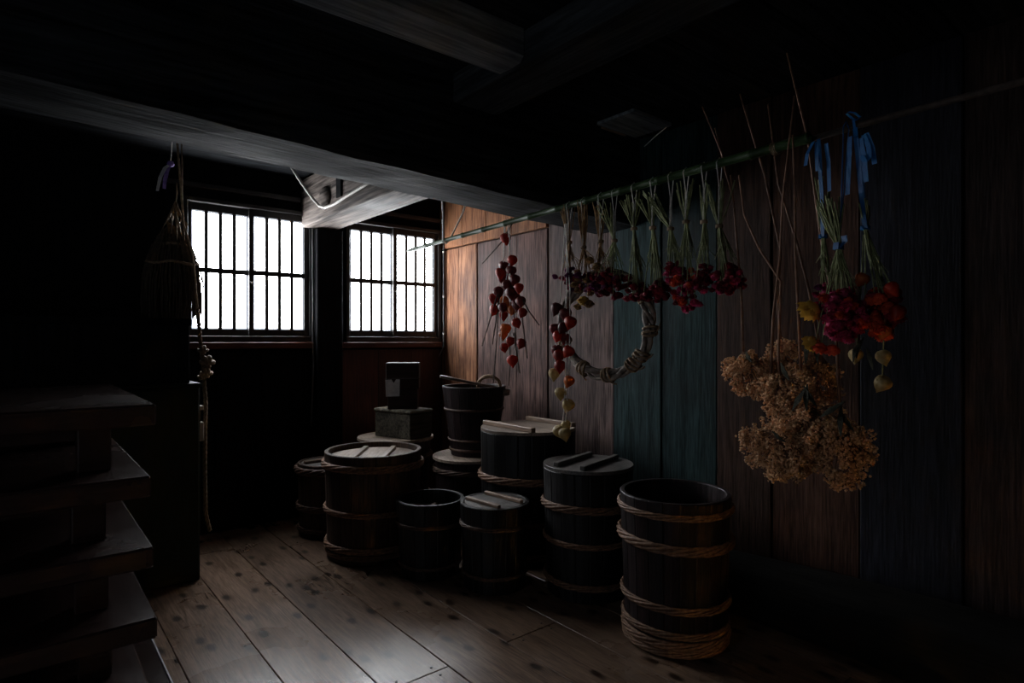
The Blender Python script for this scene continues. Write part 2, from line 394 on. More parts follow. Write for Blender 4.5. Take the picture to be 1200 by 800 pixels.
def window(n, x0, x1, label):
    root = place('window_%d' % n, None, None, (x0, YF, Z0)); structure(root, label)
    w, h = x1-x0, Z1-Z0
    for a, b, c, d in ((0, w, -.014, .03), (0, w, h-.03, h), (0, .03, .03, h-.03), (w-.03, w, .03, h-.03)):
        MB().box(a, b, -.05, .05, c, d, .003).build('window_frame', M['frame'], root)
    sw = (w-.06)/2 + .018
    for k in range(2):
        ox, oy = (.03, .018) if k == 0 else (w-.03-sw, -.018)
        sh = h - .06
        s = MB()
        s.box(0, .034, -.013, .013, 0, sh, .002); s.box(sw-.034, sw, -.013, .013, 0, sh, .002)
        s.box(.034, sw-.034, -.013, .013, 0, .05, .002); s.box(.034, sw-.034, -.013, .013, sh-.05, sh, .002)
        sash = s.build('sash', M['frame'], root, (ox, oy, .03))
        iw, ih = sw-.068, sh-.10
        for c in range(1, 4):
            MB().box(-.0120, .0120, -.010, .010, 0, ih, .001).build('muntin', M['frame'], sash, (.034+iw*c/4, 0, .05))
        MB().box(0, iw, -.011, .011, -.018, .018, .001).build('muntin', M['frame'], sash, (.034, 0, .05+ih*.5))
        pw, ph = iw/4-.024, ih/2-.019
        pm = MB().box(-pw/2-.001, pw/2+.001, -.0015, .0015, -ph/2-.001, ph/2+.001).mesh('pane', M['pane'])
        for c in range(4):
            for r in range(2):
                place('pane', pm, sash, (.034+iw*(c+.5)/4, .004, .05+ih*(.25+.5*r)))
        MB().lathe([(.009, 0), (.009, .004), (.005, .006), (0, .006)], 10, M=Matrix.Rotation(PI/2, 4, 'X')).build('finger_pull', M['cable'], sash, ((.017 if k else sw-.017), -.013, sh*.42))
window(1, *W1, 'two sliding paper-paned sashes in dark wood beside the straw bundle')
window(2, *W2, 'two sliding paper-paned sashes in dark wood in the corner by the board wall')

# paper doors in the left wall, beside the visitor (outside the frame)
M['door_paper'] = paper_light('door_paper', (.80, .90, 1.0), DOOR_STRENGTH)
root = place('door_1', None, None, (XL, .2, 0)); structure(root, 'pair of paper sliding doors in dark lattice frames')
for a, b, c, d in ((0, 1.8, 1.90, 1.96), (0, .05, 0, 1.90), (1.75, 1.8, 0, 1.90), (0, 1.8, .001, .03)):
    MB().box(.001, .06, a, b, c, d, .003).build('door_frame', M['frame'], root)
for k in range(2):
    y0 = .05+.85*k
    leaf_ = MB()
    for a, b, c, d in ((0, .85, .0, .30), (0, .85, 1.80, 1.87), (0, .04, .3, 1.8), (.81, .85, .3, 1.8)): leaf_.box(.005+.02*k, .025+.02*k, a, b, c, d, .002)
    leaf_ = leaf_.build('door_leaf', M['frame'], root, (0, y0, .03))
    for i in range(1, 4): MB().box(.008+.02*k, .024+.02*k, .04+.77*i/4-.008, .04+.77*i/4+.008, .3, 1.8).build('muntin', M['frame'], leaf_)
    for i in range(1, 5): MB().box(.009+.02*k, .023+.02*k, .04, .81, .3+1.5*i/5-.008, .3+1.5*i/5+.008).build('muntin', M['frame'], leaf_)
    for i in range(4):
        for j in range(5): MB().box(.012+.02*k, .014+.02*k, .04+.77*i/4+.008, .04+.77*(i+1)/4-.008, .3+.3*j+.008, .6+.3*j-.008).build('pane', M['door_paper'], leaf_)

# log along the foot of the right wall
def log():
    m = MB(); n = 14; rows = []
    ys = [-1.9 + 4.15*i/16 for i in range(17)]
    vs_, fs = [], []
    for i, y in enumerate(ys):
        top = .35 - .045*(y+.2); dep = .33 - .018*y + .012*math.sin(y*3.1)
        for k in range(n):
            a = 2*PI*k/n
            c, s_ = math.cos(a), math.sin(a)
            px = math.copysign(abs(c)**.55, c)*dep/2; pz = math.copysign(abs(s_)**.55, s_)*top/2
            vs_.append(Vector((XR-.030-dep/2+px, y, top/2+.002+pz + .006*math.sin(y*5+k))))
    for i in range(16):
        for k in range(n): fs.append((i*n+k, i*n+(k+1) % n, (i+1)*n+(k+1) % n, (i+1)*n+k))
    fs.append(tuple(range(n))); fs.append(tuple(16*n+k for k in range(n))[::-1])
    m.add(vs_, [f[::-1] for f in fs], True)
    return tag(m.build('sill_log', M['log']), 'rough rounded log lying along the foot of the board wall', 'log')
log()

# posts and beams
tag(MB().box(1.778, 1.985, 4.50, YF-.0185, 0, 2.222, .006).build('post', M['soot_z']), 'square dark post standing between the two windows', 'post')
t = thing('tie_beam', 'weathered pale tie beam running from the window post to the big beam', 'beam', (1.69, 2.76, 2.226))
MB().box(0, .26, 0, 1.835, 0, .36, .006).build('timber', M['tie'], t)
MB().lathe([(.080, 0), (.084, .008), (.080, .018), (0, .020)], 20, M=Matrix.Translation((.0, 1.36, .135)) @ Matrix.Rotation(-PI/2, 4, 'Y')).build('log_end', M['tie'], t)
MB().box(-.012, .0, 1.08, 1.16, .10, .25, .002).build('key', M['soot_z'], t)

def rough_beam(name, x0, x1, prof, m, label, wob=.008, seed=1, n=24):
    """a hewn timber along X: prof(x) -> (y_front, y_back, z_bottom, z_top)"""
    rnd = random.Random(seed); mb = MB(); vs_, fs = [], []
    for i in range(n+1):
        x = x0+(x1-x0)*i/n; a, b, c, d = prof(x)
        j = lambda: rnd.uniform(-wob, wob)
        q = .02
        ring_ = [(a+q, c), ((a+b)/2, c-.004), (b-q, c), (b, c+q), (b, d), (a, d), (a, c+q)]
        for (y, z) in ring_: vs_.append(Vector((x, y + j(), z + (j()*.4 if z < d else 0))))
    k = 7
    for i in range(n):
        for s in range(k): fs.append((i*k+s, i*k+(s+1) % k, (i+1)*k+(s+1) % k, (i+1)*k+s))
    fs.append(tuple(range(k))[::-1]); fs.append(tuple(n*k+s for s in range(k)))
    mb.add(vs_, [f[::-1] for f in fs])
    return tag(mb.build(name, m), label, 'beam')
def big(x):
    u = x/3.0
    return (2.36, 2.75, 2.165-.105*u, 2.60)
rough_beam('beam', XL+.002, XR-.032, big, M['soot'], 'massive hewn beam crossing the room before the windows')
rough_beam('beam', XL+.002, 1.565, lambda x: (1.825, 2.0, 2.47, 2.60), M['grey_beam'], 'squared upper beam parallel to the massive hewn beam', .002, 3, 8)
tag(MB().box(1.57, 1.83, YB+.002, 2.34, 2.462, 2.60, .008).build('beam', M['grey_beam_dark']), 'flat dark ceiling beam meeting the squared upper beam at right angles', 'beam')
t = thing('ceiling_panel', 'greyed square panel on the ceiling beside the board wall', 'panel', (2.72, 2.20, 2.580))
MB().box(-.17, .17, -.13, .135, 0, .0195, .003).build('panel', M['grey_beam'], t)  # thin panel drawn for a lit patch of timber, brightness in its colour
MB().box(-.12, .09, .136, .150, -.004, .0195, .002).build('edge_batten', M['batten'], t)
MB().tube([(.16, -.10, -.001), (.19, .0, -.02), (.215, .10, -.05)], .003, 5).build('cord', M['string'], t)

# ------------------------------------------------------------------ stacked low tables
TX1, TY0, TY1 = .352, 2.30, 3.52
tops = [1.142, .905, .668, .431, .194]
names_t = ['topmost low table of the stack by the green-black cupboard', 'second low table down in the lacquered stack', 'third low table down in the lacquered stack',
           'fourth low table down in the lacquered stack', 'lowest low table of the lacquered stack, on the base board']
offs = [.010, -.006, .002, .012, -.004]
for k, zt in enumerate(tops):
    zb = (tops[k+1] if k < 4 else .030)
    w = .92
    t = thing('low_table', names_t[k], 'table', (TX1-w/2+offs[k], (TY0+TY1)/2, zb), group='stacked low tables')
    hy, hw, th = (TY1-TY0)/2, w/2, .070
    H = zt-zb
    MB().box(-hw, hw, -hy, hy, H-th, H-.0005, .006).build('table_top', M['table'], t)
    lz = H-th
    for sx in (-1, 1):
        for sy in (-1, 1):
            cx, cy = sx*(hw-.155), sy*(hy-.235)
            MB().box(cx-.048, cx+.048, cy-.048, cy+.048, .0005, lz, .004).build('leg', M['table'], t)
        MB().box(sx*(hw-.155)-.012, sx*(hw-.155)+.012, -hy+.285, hy-.285, lz-.06, lz, .002).build('apron', M['table'], t)
    for sy in (-1, 1):
        MB().box(-hw+.205, hw-.205, sy*(hy-.235)-.012, sy*(hy-.235)+.012, lz-.06, lz, .002).build('apron', M['table'], t)
t = thing('base_board', 'dark base board on the floor under the stacked low tables', 'board', (0, 2.9, .0))
MB().box(-.62, .462, -.95, .72, .0008, .0295, .003).build('panel', M['table'], t)
MB().box(.463, .470, -.95, .72, .0008, .031, .001).build('edge_strip', M['cable'], t)

# ------------------------------------------------------------------ cupboard, chest and what hangs beside the window
CX, CY = .805, 3.74
t = thing('cupboard', 'green-black cupboard standing left of the window behind the low tables', 'cupboard', (0, CY, 0))
MB().box(-.25, CX, .02, .62, .001, 1.095, .004).build('body', M['cupboard'], t)
MB().box(-.27, CX+.004, .0, .64, 1.0955, 1.115, .003).build('top', M['cupboard'], t)
for a, b in ((-.24, .275), (.28, .795)):
    d = MB().box(a, b, .002, .0195, .05, 1.085, .003).build('door', M['cupboard'], t)
    MB().lathe([(.012, 0), (.012, .010), (.018, .016), (.014, .022), (0, .022)], 12, M=Matrix.Translation((b-.05 if a < 0 else a+.05, .002, .58)) @ Matrix.Rotation(PI/2, 4, 'X')).build('knob', M['metal'], d)
t = thing('chest', 'black wooden chest resting on top of the green-black cupboard', 'chest', (0, CY, 1.1155))
MB().box(-.25, .755, .03, .56, 0, .325, .004).build('body', M['soot_z'], t)
MB().box(-.26, .765, .02, .57, .3255, .362, .004).build('lid', M['soot_z'], t)

# straw cape bundle on the chest, hanging from a cord
def straw_bundle():
    top = at_y(206, 262, 4.02); cxb = .66; zb = 1.4785
    t = thing('straw_bundle', 'shaggy old straw bundle hanging before the window edge above the chest', 'straw', (top.x-.015, 4.02, zb))
    H = top.z - zb - .02
    m = MB(); rnd = random.Random(4)
    for k in range(520):
        a = rnd.uniform(0, 2*PI); q = math.sqrt(rnd.random())
        rb = .165*q; rt = .03*q
        z1 = H*rnd.uniform(.78, 1.0); z0_ = H*max(0.004, rnd.random()**2*.5)
        pts = []
        for j in range(5):
            u = j/4; z = z1+(z0_-z1)*u; g = (H-z)/H
            r = rt+(rb-rt)*min(1, (g*1.7))**.6
            pts.append(((r*math.cos(a)*1.0+rnd.uniform(-.006, .006)), r*math.sin(a)*.75+rnd.uniform(-.006, .006), z))
        m.tube(pts, [.004, .0045, .004, .004, .002], 4, True, False)
    m.build('straw', M['straw'], t)['kind'] = 'stuff'
    b = MB()
    for z, r in ((H*.80, .085), (H*.60, .135)):
        b.ring([(r*math.cos(2*PI*i/28), r*.8*math.sin(2*PI*i/28), z+.006*math.sin(i)) for i in range(28)], .009)
    b.build('binding_cord', M['rope'], t)
    c = MB(); c.tube([(0, 0, H*.9), (.045, 0, H+.05), (.05, 0, H+.2), (.045, .0, 2.600-zb)], .004, 6)
    c.build('hanging_cord', M['rope'], t)
straw_bundle()
def sprig():
    p = at_y(206, 236, 3.95)
    t = thing('dried_sprig', 'small brown dried sprig tied to the cord above the straw bundle', 'dried plant', p)
    rnd = random.Random(9); m = MB()
    for k in range(9):
        a = rnd.uniform(-.5, .5); l = rnd.uniform(.10, .24)
        m.tube([(0, 0, 0), (math.sin(a)*l*.4, rnd.uniform(-.02, .02), -l*.5), (math.sin(a)*l*.6+rnd.uniform(-.03, .03), rnd.uniform(-.04, .0), -l)], [.006, .005, .002], 5)
    m.tube([(0, 0, 0), (.006, 0, .05), (.004, .002, .11)], .004, 5)
    m.build('stems', M['rope'], t)
    lf = MB()
    for k in range(7):
        a = rnd.uniform(-.5, .5); l = rnd.uniform(.03, .2)
        lf.strip([(math.sin(a)*l, 0, -l), (math.sin(a)*l+.012, -.012, -l-.025), (math.sin(a)*l+.01, -.01, -l-.06)], [.004, .018, .002])
    lf.build('leaves', M['dry_brown'], t)
    q = at_y(200, 192, 3.95)
    t = thing('cloth_tie', 'purple and white knotted cloth strips hanging above the dried sprig', 'cloth', q)
    n = MB().lathe([(0, -.02), (.016, -.012), (.02, 0), (.014, .014), (0, .018)], 10).build('knot', M['purple_cord'], t)
    MB().strip([(0, 0, 0), (-.03, -.012, -.03), (-.055, -.014, -.09), (-.07, -.014, -.17)], [.018, .02, .018, .014]).build('strip', M['label_paper'], t)
    MB().strip([(0, .0, 0), (-.018, -.006, -.04), (-.03, -.006, -.10), (-.034, -.006, -.15)], [.018, .022, .02, .016]).build('strip', M['purple_cord'], t)
    MB().tube([(0, 0, .012), (.012, .0, .2), (.012, 0, 2.60-q.z)], .0025, 5).build('thread', M['string'], t)
sprig()
def twisted(m, pts, r, strands=3, tw=26, n=5, seg=60):
    pts = [Vector(p) for p in pts]
    L = [0]
    for a, b in zip(pts[:-1], pts[1:]): L.append(L[-1]+(b-a).length)
    def at(s):
        for i in range(len(pts)-1):
            if s <= L[i+1] or i == len(pts)-2:
                return pts[i].lerp(pts[i+1], (s-L[i])/max(1e-9, L[i+1]-L[i]))
    for k in range(strands):
        out = []
        for i in range(seg+1):
            s = L[-1]*i/seg; p = at(s); d = (at(min(L[-1], s+.004))-at(max(0, s-.004))).normalized()
            u = d.orthogonal().normalized(); w = d.cross(u); a = tw*2*PI*i/seg*.25 + 2*PI*k/strands
            out.append(p+(u*math.cos(a)+w*math.sin(a))*r*.55)
        m.tube(out, r*.58, n)
def rope():
    p = lambda x, y: at_y(x, y, 3.90)
    t = thing('straw_rope', 'long straw rope with fat knots hanging beside the cupboard', 'rope', p(241, 470))
    base = t.location.copy()
    rel = lambda x, y: p(x, y)-base
    m = MB(); twisted(m, [rel(231, 362), rel(235, 400), rel(238, 425), rel(241, 470), rel(240, 540), rel(241, 600), rel(246, 622)], .011, 3, 60, 5, 150)
    m.build('cord', M['rope'], t)
    for (x, y, s) in ((238, 410, .024), (243, 424, .034), (242, 437, .028), (236, 441, .018)):
        k = MB()
        for q in range(3):
            A = Euler((q*.9+.3, q*.5, q*1.1)).to_matrix()
            c = rel(x, y)
            k.tube([c + A @ Vector((s*math.cos(2*PI*i/14), s*.75*math.sin(2*PI*i/14), 0)) for i in range(15)], s*.36, 6)
        k.build('knot', M['rope'], t)
    k = MB(); k.tube([rel(231, 362), rel(229, 330), rel(226, 300), rel(215, 262), Vector((rel(206,200).x, 0, 2.60-base.z))], .006, 5); k.build('upper_cord', M['rope'], t)
rope()
t = thing('junction_box', 'small pale box fixed on the window side of the cupboard', 'box', (CX+.001, 3.86, 0))
zz = at_y(238, 505, 3.85).z
MB().box(0, .036, -.03, .03, zz-.055, zz+.055, .003).build('body', M['white'], t)
MB().box(0, .036, -.03, .03, zz+.125, zz+.15, .003).build('cap', M['white'], t)
MB().box(0, .020, -.02, .02, zz+.055, zz+.125, .001).build('neck', M['metal'], t)

# ------------------------------------------------------------------ barrels
def stave_mesh(n, R0, R1, H, wall, m):
    vs_, fs = [], []
    da = PI/n*.985; zs = [0, .004, H*.33, H*.66, H-.004, H]
    A = [-da, -da*.86, 0, da*.86, da]
    for i, z in enumerate(zs):
        r = R0+(R1-R0)*z/H
        ins = .003 if i in (0, len(zs)-1) else 0
        for j, a in enumerate(A):
            q = r-ins-(.0022 if j in (0, 4) else 0); vs_.append(Vector((q*math.cos(a), q*math.sin(a), z)))
        for a in A[::-1]:
            q = r-wall+ins; vs_.append(Vector((q*math.cos(a), q*math.sin(a), z)))
    k = 10
    for i in range(len(zs)-1):
        for s in range(k): fs.append((i*k+s, i*k+(s+1) % k, (i+1)*k+(s+1) % k, (i+1)*k+s))
    e = (len(zs)-1)*k
    for s in range(4):
        fs.append((s+1, s, 9-s, 8-s)); fs.append((e+s, e+s+1, e+8-s, e+9-s))
    mb = MB(); mb.add(vs_, fs)
    return mb.mesh('stave', m)
def hoop(R, z, w, tilt=0, ph=0, strands=5, tw=4):
    m = MB(); seg = 110
    for k in range(strands):
        pts = []
        for i in range(seg):
            a = 2*PI*i/seg; b = tw*a + 2*PI*k/strands
            r = R + w*.52 + math.cos(b)*w*.36
            pts.append((r*math.cos(a), r*math.sin(a), z + math.sin(b)*w*.85 + tilt*math.cos(a-ph)))
        m.ring(pts, w*.45, 5)
    return m
LAST = [None]
def barrel(label, x, y, R0, R1, H, n, m, hoops, z0=.001, wall=.022, hm='hoop', name='barrel', cat='barrel', group='straw-hooped barrels', rot=0, plain=False):
    t = thing(name, label, cat, (x, y, z0), (0, 0, rot), group); LAST[0] = t
    me = stave_mesh(n, R0, R1, H, wall, M[m])
    for i in range(n): place('stave', me, t, (0, 0, 0), (0, 0, 2*PI*i/n))
    MB().lathe([(0, .02), (R0-wall-.002, .02), (R0-wall-.002, .04), (0, .04)], 32, False).build('bottom', M[m], t)
    for (z, w, tilt, ph) in hoops:
        r = R0+(R1-R0)*z/H
        if plain:
            b = MB(); b.lathe([(r+.001, z-w), (r+.008, z-w*.8), (r+.0095, z), (r+.008, z+w*.8), (r+.001, z+w), (r+.0005, z+w)], 48); b.build('hoop', M[hm], t)
        else: hoop(r+.001, z, w, tilt, ph).build('hoop', M[hm], t)
    return t
def lid(label, x, y, z, R, rotz, boards, m, bm, battens=((-.42, .80), (.42, .80)), th=.018, bh=.022, bw=.030, tilt=(0, 0)):
    """boards run along local Y, battens along local X"""
    t = place('lid', None, LAST[0], (x-LAST[0].location.x, y-LAST[0].location.y, z-LAST[0].location.z), (tilt[0], tilt[1], rotz)); t['label'] = label
    for i in range(boards):
        a = -R+2*R*i/boards+.0008; b = -R+2*R*(i+1)/boards-.0008
        up, dn = [], []
        for j in range(13):
            xx = a+(b-a)*j/12; yy = math.sqrt(max(0, R*R-xx*xx))
            up.append((xx, yy)); dn.append((xx, -yy))
        poly = []
        for q in dn+up[::-1]:
            if not poly or (abs(poly[-1][0]-q[0])+abs(poly[-1][1]-q[1])) > 1e-5: poly.append(q)
        if abs(poly[0][0]-poly[-1][0])+abs(poly[0][1]-poly[-1][1]) < 1e-5: poly.pop()
        k = len(poly); ins = .996
        vs_ = [(p[0], p[1], 0) for p in poly]+[(p[0], p[1], th-.002) for p in poly]+[(p[0]*ins, p[1]*ins, th) for p in poly]
        fs = [tuple(range(k))[::-1], tuple(2*k+s for s in range(k))]
        for s in range(k):
            s2 = (s+1) % k
            fs.append((s, s2, k+s2, k+s)); fs.append((k+s, k+s2, 2*k+s2, 2*k+s))
        mb = MB(); mb.add(vs_, fs); mb.build('board', M[m], t)
    for (off, frac) in battens:
        L = math.sqrt(R*R-(off*R)**2)*frac
        MB().box(-L, L, off*R-bw/2, off*R+bw/2, th, th+bh, .003).build('batten', M[bm], t)
    return t
# front barrel, open
barrel('tall open dark barrel banded with five twisted bamboo hoops', 2.345, 1.665, .222, .248, .662, 22, 'stave',
       [(.607, .012, .004, 1), (.468, .018, .010, 2.0), (.205, .014, .008, 2.4), (.098, .013, .007, 2.2), (.055, .015, .004, 2.2), (.020, .013, 0, 0)])
# lidded black barrel behind it
barrel('black barrel with two slanting battens on its lid, beside the open barrel', 2.425, 2.285, .225, .245, .665, 20, 'stave_black', [(.475, .017, .010, 3.6), (.30, .012, .004, 1), (.085, .014, .004, 2)])
lid('grey lid with two long battens on the black barrel next to the open barrel', 2.425, 2.285, .6675, .245, math.radians(15), 4, 'lid_dark', 'lid_dark', ((-.30, .86), (.36, .86)))
# tall lidded barrel by the wall
barrel('tall black barrel with a pale lid standing against the board wall', 2.55, 2.93, .295, .305, .785, 24, 'stave_black', [(.50, .019, .009, 3.4), (.25, .015, .004, 1), (.06, .016, .003, 1)])
lid('pale lid with two pale battens on the tall barrel by the board wall', 2.55, 2.93, .7875, .305, math.radians(90), 4, 'lid', 'batten', ((-.62, .95), (.55, .95)), bw=.036, bh=.028)
# small lidded barrel in the front row
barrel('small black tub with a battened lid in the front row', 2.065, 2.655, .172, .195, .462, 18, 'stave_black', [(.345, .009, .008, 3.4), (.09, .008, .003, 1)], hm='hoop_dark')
lid('small grey lid with two raised battens on the small black tub', 2.065, 2.655, .448, .170, math.radians(96), 3, 'lid_dark', 'batten', ((-.38, .93), (.55, .93)), bh=.018, bw=.024, th=.014)
# open tub with a lid dropped in
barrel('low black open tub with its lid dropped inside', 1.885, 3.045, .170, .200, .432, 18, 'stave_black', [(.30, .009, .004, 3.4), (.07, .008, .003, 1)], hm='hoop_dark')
lid('dark lid lying tilted down inside the low open tub', 1.885, 3.045, .340, .160, math.radians(40), 3, 'lid_dark', 'batten', ((.1, .9),), tilt=(.16, .05), bh=.018, bw=.024, th=.012)
# large brown barrel
barrel('large brown barrel with thick rope hoops and a sunken lid', 1.785, 3.575, .285, .305, .655, 24, 'stave_brown', [(.575, .018, .008, 3.2), (.30, .014, .006, 3.2), (.085, .016, .004, 3.2), (.045, .012, .0, 3.2)], wall=.026)
lid('sunken lid with two short battens inside the large brown barrel', 1.785, 3.575, .605, .274, math.radians(52), 4, 'lid', 'lid', ((-.34, .86), (.34, .86)), th=.016, bh=.018, bw=.034)
# small barrel against the window wall
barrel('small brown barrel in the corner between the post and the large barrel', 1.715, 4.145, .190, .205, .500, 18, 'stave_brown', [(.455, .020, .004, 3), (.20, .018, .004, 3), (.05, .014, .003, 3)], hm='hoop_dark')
lid('dark lid with one batten on the small brown corner barrel', 1.715, 4.145, .484, .178, math.radians(8), 3, 'lid_dark', 'batten', ((.1, .95),), th=.013)
# lidded barrel carrying the boxes
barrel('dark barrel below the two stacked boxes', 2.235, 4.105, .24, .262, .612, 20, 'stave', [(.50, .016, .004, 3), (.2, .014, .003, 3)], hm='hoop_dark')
lid('wide plain lid under the mouldy crate', 2.235, 4.105, .6135, .285, math.radians(80), 4, 'lid', 'lid', ())
# lidded barrel carrying the bucket
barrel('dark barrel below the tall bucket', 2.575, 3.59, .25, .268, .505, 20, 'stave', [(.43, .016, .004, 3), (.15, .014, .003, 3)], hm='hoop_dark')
lid('plain plank lid under the tall bucket', 2.575, 3.59, .5065, .283, math.radians(70), 4, 'lid', 'lid', ())
BK = (2.605, 3.60, .5255)
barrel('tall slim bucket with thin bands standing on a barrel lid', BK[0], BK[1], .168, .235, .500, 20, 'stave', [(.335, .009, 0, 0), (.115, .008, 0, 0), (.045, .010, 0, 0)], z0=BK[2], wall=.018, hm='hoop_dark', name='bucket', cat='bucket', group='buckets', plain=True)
t = thing('ladle', 'wooden ladle leaning in the tall bucket with its handle over the rim', 'ladle', (BK[0], BK[1], BK[2]+.50))
a = at_depth(516, 441, 4.25) - t.location; b = at_depth(556, 449, 4.33) - t.location
MB().tube([a, a.lerp(b, .5), b, b+(b-a)*.8], [.012, .011, .010, .009], 8).build('handle', M['lid'], t)
c = b+(b-a)*.8
MB().lathe([(0, -.05), (.045, -.045), (.055, 0), (.05, 0), (.042, -.038), (0, -.042)], 20, M=Matrix.Translation(c+Vector((.02, .0, -.005)))).build('bowl', M['lid'], t)
t = thing('rope_coil', 'pale bent bamboo loop rising above the rim of the tall bucket', 'rope', (BK[0], BK[1], BK[2]+.42))
cc = at_depth(573, 452, 4.42)-t.location
pts = [cc+Vector((math.cos(q)*.082*.77, -math.cos(q)*.082*.63, math.sin(q)*.070)) for q in [PI*i/14 for i in range(15)]]
pts = [pts[0]+Vector((0, 0, -.09))]+pts+[pts[-1]+Vector((0, 0, -.09))]
m = MB(); twisted(m, pts, .013, 3, 14, 5, 60); m.build('loop', M['rope'], t)

# boxes on the lid
ZL = .6325
t = thing('crate', 'mouldy grey wooden crate on the wide lid under the dark box', 'crate', (2.275, 4.06, ZL), (0, 0, math.radians(15)))
MB().box(-.115, .115, -.19, .19, 0, .185, .006).build('body', M['crate'], t)
MB().box(-.125, .125, -.20, .20, .1855, .212, .010).build('lid', M['crate'], t)
t = thing('lidded_box', 'dark tall lidded box with a torn paper label on the crate', 'box', (2.275, 4.06, ZL+.2125), (0, 0, math.radians(-34)))
MB().box(-.110, .110, -.085, .085, 0, .150, .003).build('body', M['boxwood'], t)
l_ = MB().box(-.122, .122, -.097, .097, .1505, .345, .004).build('lid', M['boxwood'], t)
MB().box(-.128, .128, -.1015, -.0975, .226, .232, .001).build('band', M['metal'], l_)
vs_ = [(-.120, .096), (-.020, .098), (-.018, .222), (-.045, .224), (-.062, .196), (-.08, .222), (-.124, .220)]
lb = MB(); lb.add([(x, -.1005, z) for x, z in vs_]+[(x, -.0985, z) for x, z in vs_], [tuple(range(7)), tuple(range(13, 6, -1))]+[(i, i+7, (i+1) % 7+7, (i+1) % 7) for i in range(7)])
lb.build('paper_label', M['label_paper'], t)

# ------------------------------------------------------------------ wiring
p = lambda x, y: at_x(x, y, 1.655)
cb = MB(); cb.tube([at_y(338, 190, 4.3), at_y(352, 212, 4.25), p(366, 232), p(374, 241), p(381, 243), p(392, 239), p(404, 231), p(424, 219), p(450, 203)], .0105, 8)
tag(cb.build('power_cable', M['white']), 'pale cable sagging along the side of the weathered tie beam', 'cable')
cb = MB(); z = lambda y: at_y(368, y, 4.53).z
cb.tube([(1.762, 4.55, 2.22), (1.762, 4.55, 1.9), (1.765, 4.55, 1.62), (1.762, 4.55, 1.345), (1.762, 4.53, 1.2), (1.75, 4.55, .7)], .006, 8)
tag(cb.build('conduit', M['conduit']), 'thin conduit running down beside the window post', 'conduit')
cb = MB(); cb.tube([(2.953, YF-.075, 2.33), (2.953, YF-.075, 1.9), (2.953, YF-.075, 1.38), (2.945, YF-.085, 1.30), (2.90, YF-.085, 1.22)], .006, 8)
t = thing('conduit', 'thin conduit running down the corner between window and board wall', 'conduit', (0, 0, 0))
cb.build('pipe', M['conduit'], t)
for zz in (2.15, 1.75, 1.42): MB().box(2.945, 2.9615, YF-.085, YF-.066, zz-.008, zz+.008, .002).build('clip', M['white'], t)

# ------------------------------------------------------------------ bamboo pole
XP = 2.2
P0 = at_x(477, 294, XP); P1 = Vector((XP, -.25, 2.112)); CUT = .70     # the bamboo ends here; a thin dark rod lashed beside it goes on
def pole_at_y(y):
    u = (y-P0.y)/(P1.y-P0.y); q = P0.lerp(P1, u); return q
def pole_px(px):                       # the point of the pole seen at pixel column px
    return pole_at_y(at_x(px, 300, XP).y)
t = thing('bamboo_pole', 'long green bamboo pole hung under the beam carrying the dried flowers', 'pole', P0)
d = (P1-P0)*CUT
pts, rs = [], []
pts += [Vector((0, 0, 0)), d*.008, d*.02]; rs += [.002, .010, .0125]
k = 13
for i in range(1, k+1):
    u = .02+.98*i/k
    r = .0125+.006*u
    pts += [d*(u-.006), d*(u-.003), d*u, d*(u+.003 if i < k else u)]; rs += [r, r*1.18, r*1.2, r]
MB().tube(pts, rs, 12).build('culm', M['bamboo'], t)
c = MB(); s = pole_px(523)-P0
c.tube([at_x(515, 235, XP-.01)-P0 + Vector((0, 0, .25)), at_x(519, 250, XP-.01)-P0, s+Vector((-.02, .01, .0)), s+Vector((0, 0, -.022)), s+Vector((.02, -.01, 0)), at_x(543, 248, XP+.02)-P0, at_x(556, 215, XP+.02)-P0+Vector((0, 0, .1))], .006, 6)
c.build('hanging_string', M['string'], t)

t = thing('wooden_rod', 'thin dark rod lashed behind the bamboo pole carrying the ribboned bouquets', 'rod', P0+(P1-P0)*(CUT-.06)+Vector((.030, 0, .0)))
d = (P1-P0)*(1.06-CUT)
MB().tube([Vector((0, 0, 0)), d*.3+Vector((.0, 0, .006)), d*.7+Vector((0, 0, -.003)), d], [.011, .0115, .011, .012], 8).build('rod', M['twig'], t)
c = MB(); q = (P1-P0)*.03
for k in range(4): c.ring([Vector((.032*math.cos(2*PI*i/18), .0, .022*math.sin(2*PI*i/18)))+q+Vector((-.015, k*.006, 0)) for i in range(18)], .0025)
c.build('lashing', M['rope'], t)

# ------------------------------------------------------------------ dried husk garlands
def husk_mesh(m):
    prof = [(0, .021), (.008, .024), (.018, .0225), (.0255, .015), (.028, .004), (.025, -.008), (.0175, -.019), (.009, -.029), (.003, -.037), (0, -.042)]
    return MB().lathe(prof, 15, True, rib=lambda a: .90+.16*abs(math.cos(2.5*a))).mesh('husk', M[m])
HUSK = {k: husk_mesh(v) for k, v in dict(r='lantern_red', d='lantern_dark', o='lantern_orange', y='lantern_pale').items()}
def husks(t, lst, X, jx=.03, scale=1.0, tilt=.5):
    for (x, y, c) in lst:
        pnt = at_x(x, y, X+jit(jx))-t.location
        place('husk', HUSK[c], t, pnt, (jit(tilt), jit(tilt), jit(3)), scale*random.uniform(.88, 1.12))
def zl(lst, ox, oy, s): return [(ox+x/s, oy+y/s, c) for (x, y, c) in lst]
t = thing('husk_garland', 'garland of bright red dried husks and twigs hanging alone near the window', 'garland', pole_px(594))
